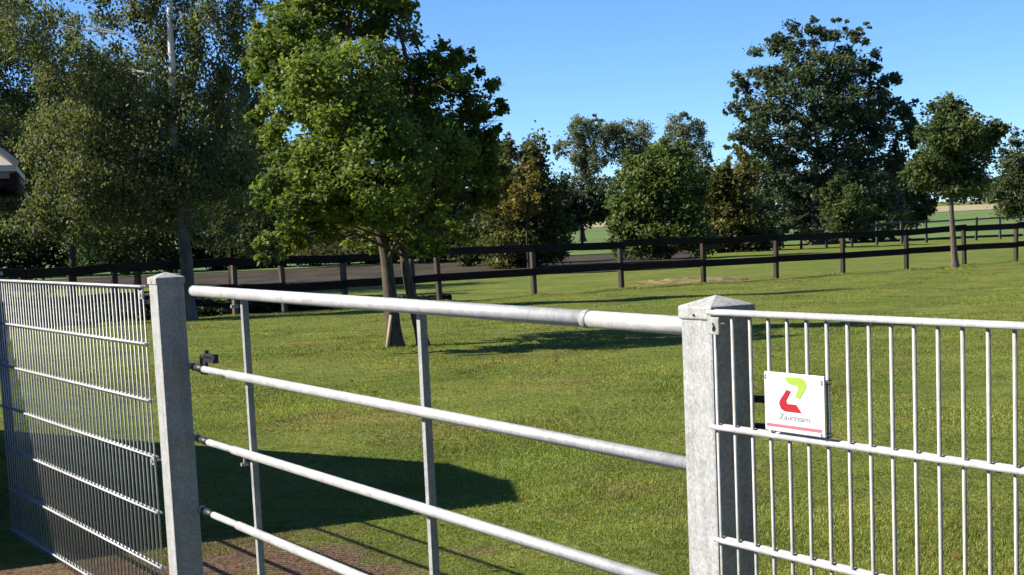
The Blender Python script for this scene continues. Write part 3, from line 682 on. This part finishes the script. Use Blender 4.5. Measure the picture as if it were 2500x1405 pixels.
# tree at the fence line, right
qr = ground_px(2332, 655); Yr = qr[1]
tree('fence_tree', 'slender green tree with bare leaning trunk rising at the fence on the right', 'tree', qr, Yr,
     [(2310, 280, 50, 38), (2350, 320, 60, 45), (2290, 350, 60, 50), (2410, 325, 42, 32), (2440, 315, 22, 22), (2370, 390, 65, 50), (2290, 420, 70, 40), (2240, 430, 40, 30), (2330, 450, 70, 28)], 20000, .12,
     ((.052, .082, .03), (.125, .155, .056)), [([qr, at(2327, 580, Yr), at(2322, 490, Yr), at(2325, 400, Yr), at(2330, 300, Yr)], (.11, .03))], 'bark', None, far=True, sub=(.5, .75), shell=.4)
shrub('edge_tree', 'pale bushy tree cut by the right edge above the far field', 2510, 150, [(2490, 400, 50, 60), (2480, 470, 60, 50), (2540, 420, 70, 80), (2460, 500, 40, 30), (2500, 350, 25, 30, 0, .3), (2530, 510, 60, 30)], 13000, .32, ((.05, .068, .03), (.10, .12, .055)))
shrub('edge_tree', 'tree standing past the broad dark tree, left of the far field', 2230, 130, [(2220, 450, 50, 50), (2240, 500, 40, 40), (2190, 500, 50, 60)], 9000, .3, ((.03, .045, .022), (.06, .075, .034)))
# far woodland: one mass
n_ = 46000
x_ = RNG.uniform(-420, 420, n_); y_ = RNG.uniform(770, 830, n_)
hgt = 15 + 3.5 * np.sin(x_ * .045) + 2.5 * np.sin(x_ * .13 + 1) + 1.5 * np.sin(x_ * .31)
z_ = g(x_, y_) + hgt * RNG.random(n_) ** .6
C = np.stack([x_, y_, z_], -1); tone = RNG.uniform(.6, 1.3, n_)[:, None]
me = leaf_mesh('woodland', C, RNG.uniform(1.2, 2.6, n_), np.array([[.035, .05, .03]]) * tone, .3, .8, 0, M['leaf_far'])
o = link('woodland', me); o['kind'] = 'stuff'; o['label'] = 'far dark belt of woodland along the horizon'; o['category'] = 'woodland'

# low leaf bed behind the timber fence, leaf colour darkened for tree shade
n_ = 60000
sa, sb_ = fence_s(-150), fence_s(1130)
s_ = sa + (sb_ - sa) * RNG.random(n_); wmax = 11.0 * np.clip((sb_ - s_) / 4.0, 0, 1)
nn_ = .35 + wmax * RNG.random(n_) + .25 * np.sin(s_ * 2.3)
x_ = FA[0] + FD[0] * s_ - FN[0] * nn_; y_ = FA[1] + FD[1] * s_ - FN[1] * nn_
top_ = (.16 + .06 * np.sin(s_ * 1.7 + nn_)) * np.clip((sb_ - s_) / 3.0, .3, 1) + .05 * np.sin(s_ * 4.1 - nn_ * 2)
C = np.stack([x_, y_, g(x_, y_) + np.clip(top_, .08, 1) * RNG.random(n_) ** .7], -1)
me = leaf_mesh('shade_fill_undergrowth', C, RNG.uniform(.08, .17, n_), np.array([[.014, .021, .010]]) * RNG.uniform(.5, 1.6, n_)[:, None], .3, .7, 0, M['leaf_far'])
o = link('shade_fill_undergrowth', me); o['kind'] = 'stuff'; o['label'] = 'low leaf bed along the foot of the timber fence, coloured dark for tree shade'; o['category'] = 'shade_fill_undergrowth'

# ------------------------------------------------------------------ grass blades on the lawn
nb_ = 900000
yy = 5.0 * (46 / 5.0) ** RNG.random(nb_)
xx = (RNG.random(nb_) * 2 - 1) * (yy * .345 + 1.2)
# keep to the near side of the timber fence, thin out on the worn soil
tuft = np.zeros(len(xx))
tx, ty, th = [], [], []
for c_, rr_, m_ in [(q0, .45, 900), (q1, .35, 600), (qb, .5, 700), (qr, .5, 500)] + [(P(-3.29, .05, 0), .16, 260)] + [(FP(fence_s(q)), .3, 260) for q in pxs[4:-2]] + [((RNG.uniform(-3, 4), RNG.uniform(7, 26)), .12, 70) for _ in range(140)]:
    tx.append(c_[0] + RNG.normal(size=m_) * rr_ * .6); ty.append(c_[1] + RNG.normal(size=m_) * rr_ * .6); th.append(np.full(m_, 1.6 if rr_ > .13 else 1.0))
xx = np.concatenate([xx] + tx); yy = np.concatenate([yy] + ty); tuft = np.concatenate([tuft] + th)
side = (xx - FA[0]) * FN[0] + (yy - FA[1]) * FN[1]
soil = np.hypot(xx + 1.30, yy - 6.75) + .35 * np.sin(xx * 5 + yy * 3) + .25 * np.sin(yy * 7 - xx * 4)
behind = (xx - LX) * LN[0] + (yy - LY) * LN[1] > .25
ok = (side > -.6) & ((soil > .62) | (RNG.random(len(xx)) < .06)) & behind
xx, yy, tuft = xx[ok], yy[ok], tuft[ok]; n_ = len(xx)
zz = g(xx, yy)
hh = RNG.uniform(.006, .016, n_) * (1 + .35 * np.sin(xx * 1.7 + 2 * np.sin(yy * .8))); hh = hh * (1 + 1.2 * tuft); wd = .0016 + .00022 * yy
an = RNG.random(n_) * 2 * pi; le = RNG.normal(size=(n_, 2)) * (hh * .6)[:, None]
V = np.empty((n_, 3, 3)); dx, dy = np.cos(an) * wd, np.sin(an) * wd
V[:, 0] = np.stack([xx - dx, yy - dy, zz - .005], -1); V[:, 1] = np.stack([xx + dx, yy + dy, zz - .005], -1); V[:, 2] = np.stack([xx + le[:, 0], yy + le[:, 1], zz + hh], -1)
me = bpy.data.meshes.new('grass'); me.vertices.add(n_ * 3); me.vertices.foreach_set('co', V.ravel())
me.loops.add(n_ * 3); me.loops.foreach_set('vertex_index', np.arange(n_ * 3, dtype=np.int32))
me.polygons.add(n_); me.polygons.foreach_set('loop_start', np.arange(0, n_ * 3, 3, dtype=np.int32)); me.update(calc_edges=True)
def field(x, y, k0, seed, n=9):
    r = np.random.default_rng(seed); f = 0
    for _ in range(n):
        a = r.random() * 2 * pi; k_ = k0 * r.uniform(.5, 1.8); f = f + np.sin(k_ * (x * cos(a) + y * sin(a)) + r.random() * 6.28)
    return f / math.sqrt(n / 2) * .7
pat = np.clip(.45 + .35 * field(xx, yy, 1.6, 1) + .2 * field(xx, yy, 5.0, 2), 0, 1)
dead = np.clip(field(xx, yy, 2.4, 3) + .5 * field(xx, yy, 7.0, 4) - .55, 0, 1)[:, None] * .8
hue = np.clip(.6 * pat + .4 * RNG.random(n_), 0, 1)[:, None]
kc = (np.array([[.130, .190, .027]]) * (1 - hue) + np.array([[.265, .262, .058]]) * hue)
kc = kc * (1 - dead) + np.array([[.17, .125, .055]]) * dead
kc = kc * RNG.uniform(.7, 1.25, n_)[:, None] * np.clip(1 + .22 * field(xx, yy, 3.2, 5), .6, 1.4)[:, None]
cc = np.ones((n_, 3, 4)); cc[:, :, :3] = kc[:, None, :]
me.color_attributes.new('Col', 'FLOAT_COLOR', 'POINT').data.foreach_set('color', cc.ravel()); me.materials.append(M['blade'])
o = link('grass', me); o['kind'] = 'stuff'; o['label'] = 'short green lawn grass with yellowish patches'; o['category'] = 'grass'

# ------------------------------------------------------------------ unseen hedge added behind the camera to block sky light from the post faces
hd = np.array([LN[0], LN[1], 0]); hc = P(6.6, 0, GB)
t = thing('sky_blocker_hedge', 'unseen tall evergreen hedge added behind the camera to block sky light', 'hedge', hc)
n_ = 44000
a_ = RNG.uniform(-8, 9, n_); dpt = RNG.uniform(-.5, .5, n_); zz_ = RNG.uniform(0, 7.5, n_)
C = hd * a_[:, None] + LD * (dpt + .12 * np.sin(a_ * 2))[:, None] + UZ * zz_[:, None]
me = leaf_mesh('foliage', C, RNG.uniform(.14, .3, n_), np.array([[.02, .035, .014]]) * RNG.uniform(.6, 1.4, n_)[:, None], .2, .7, 0, M['leaf'])
o = link('foliage', me, t); o['kind'] = 'stuff'
k = MB()
for q in np.arange(-7.5, 9, 1.1): k.tube([hd * q - UZ * .1, hd * q + UZ * 6.8], [.08, .02], 7)
k.build('stem', M['darkbark'], t)

# ------------------------------------------------------------------ fallen leaves on the lawn
n_ = 2600
x_ = np.concatenate([RNG.normal(-.6, 1.9, 1300), RNG.uniform(-4, 5, 1300)]); y_ = np.concatenate([RNG.normal(20, 2.6, 1300), RNG.uniform(5.5, 30, 1300)])
ok = ((x_ - LX) * LN[0] + (y_ - LY) * LN[1] > .3); x_, y_ = x_[ok], y_[ok]; n_ = len(x_)
C = np.stack([x_, y_, g(x_, y_) + .014], -1); h_ = RNG.random(n_)[:, None]
me = leaf_mesh('fallen_leaves', C, RNG.uniform(.025, .06, n_), (np.array([[.20, .15, .04]]) * (1 - h_) + np.array([[.12, .07, .03]]) * h_) * RNG.uniform(.7, 1.3, n_)[:, None], 4.0, .7, 0, M['leaf'])
o = link('fallen_leaves', me); o['kind'] = 'stuff'; o['label'] = 'scattered yellow brown fallen leaves on the lawn'; o['category'] = 'leaves'
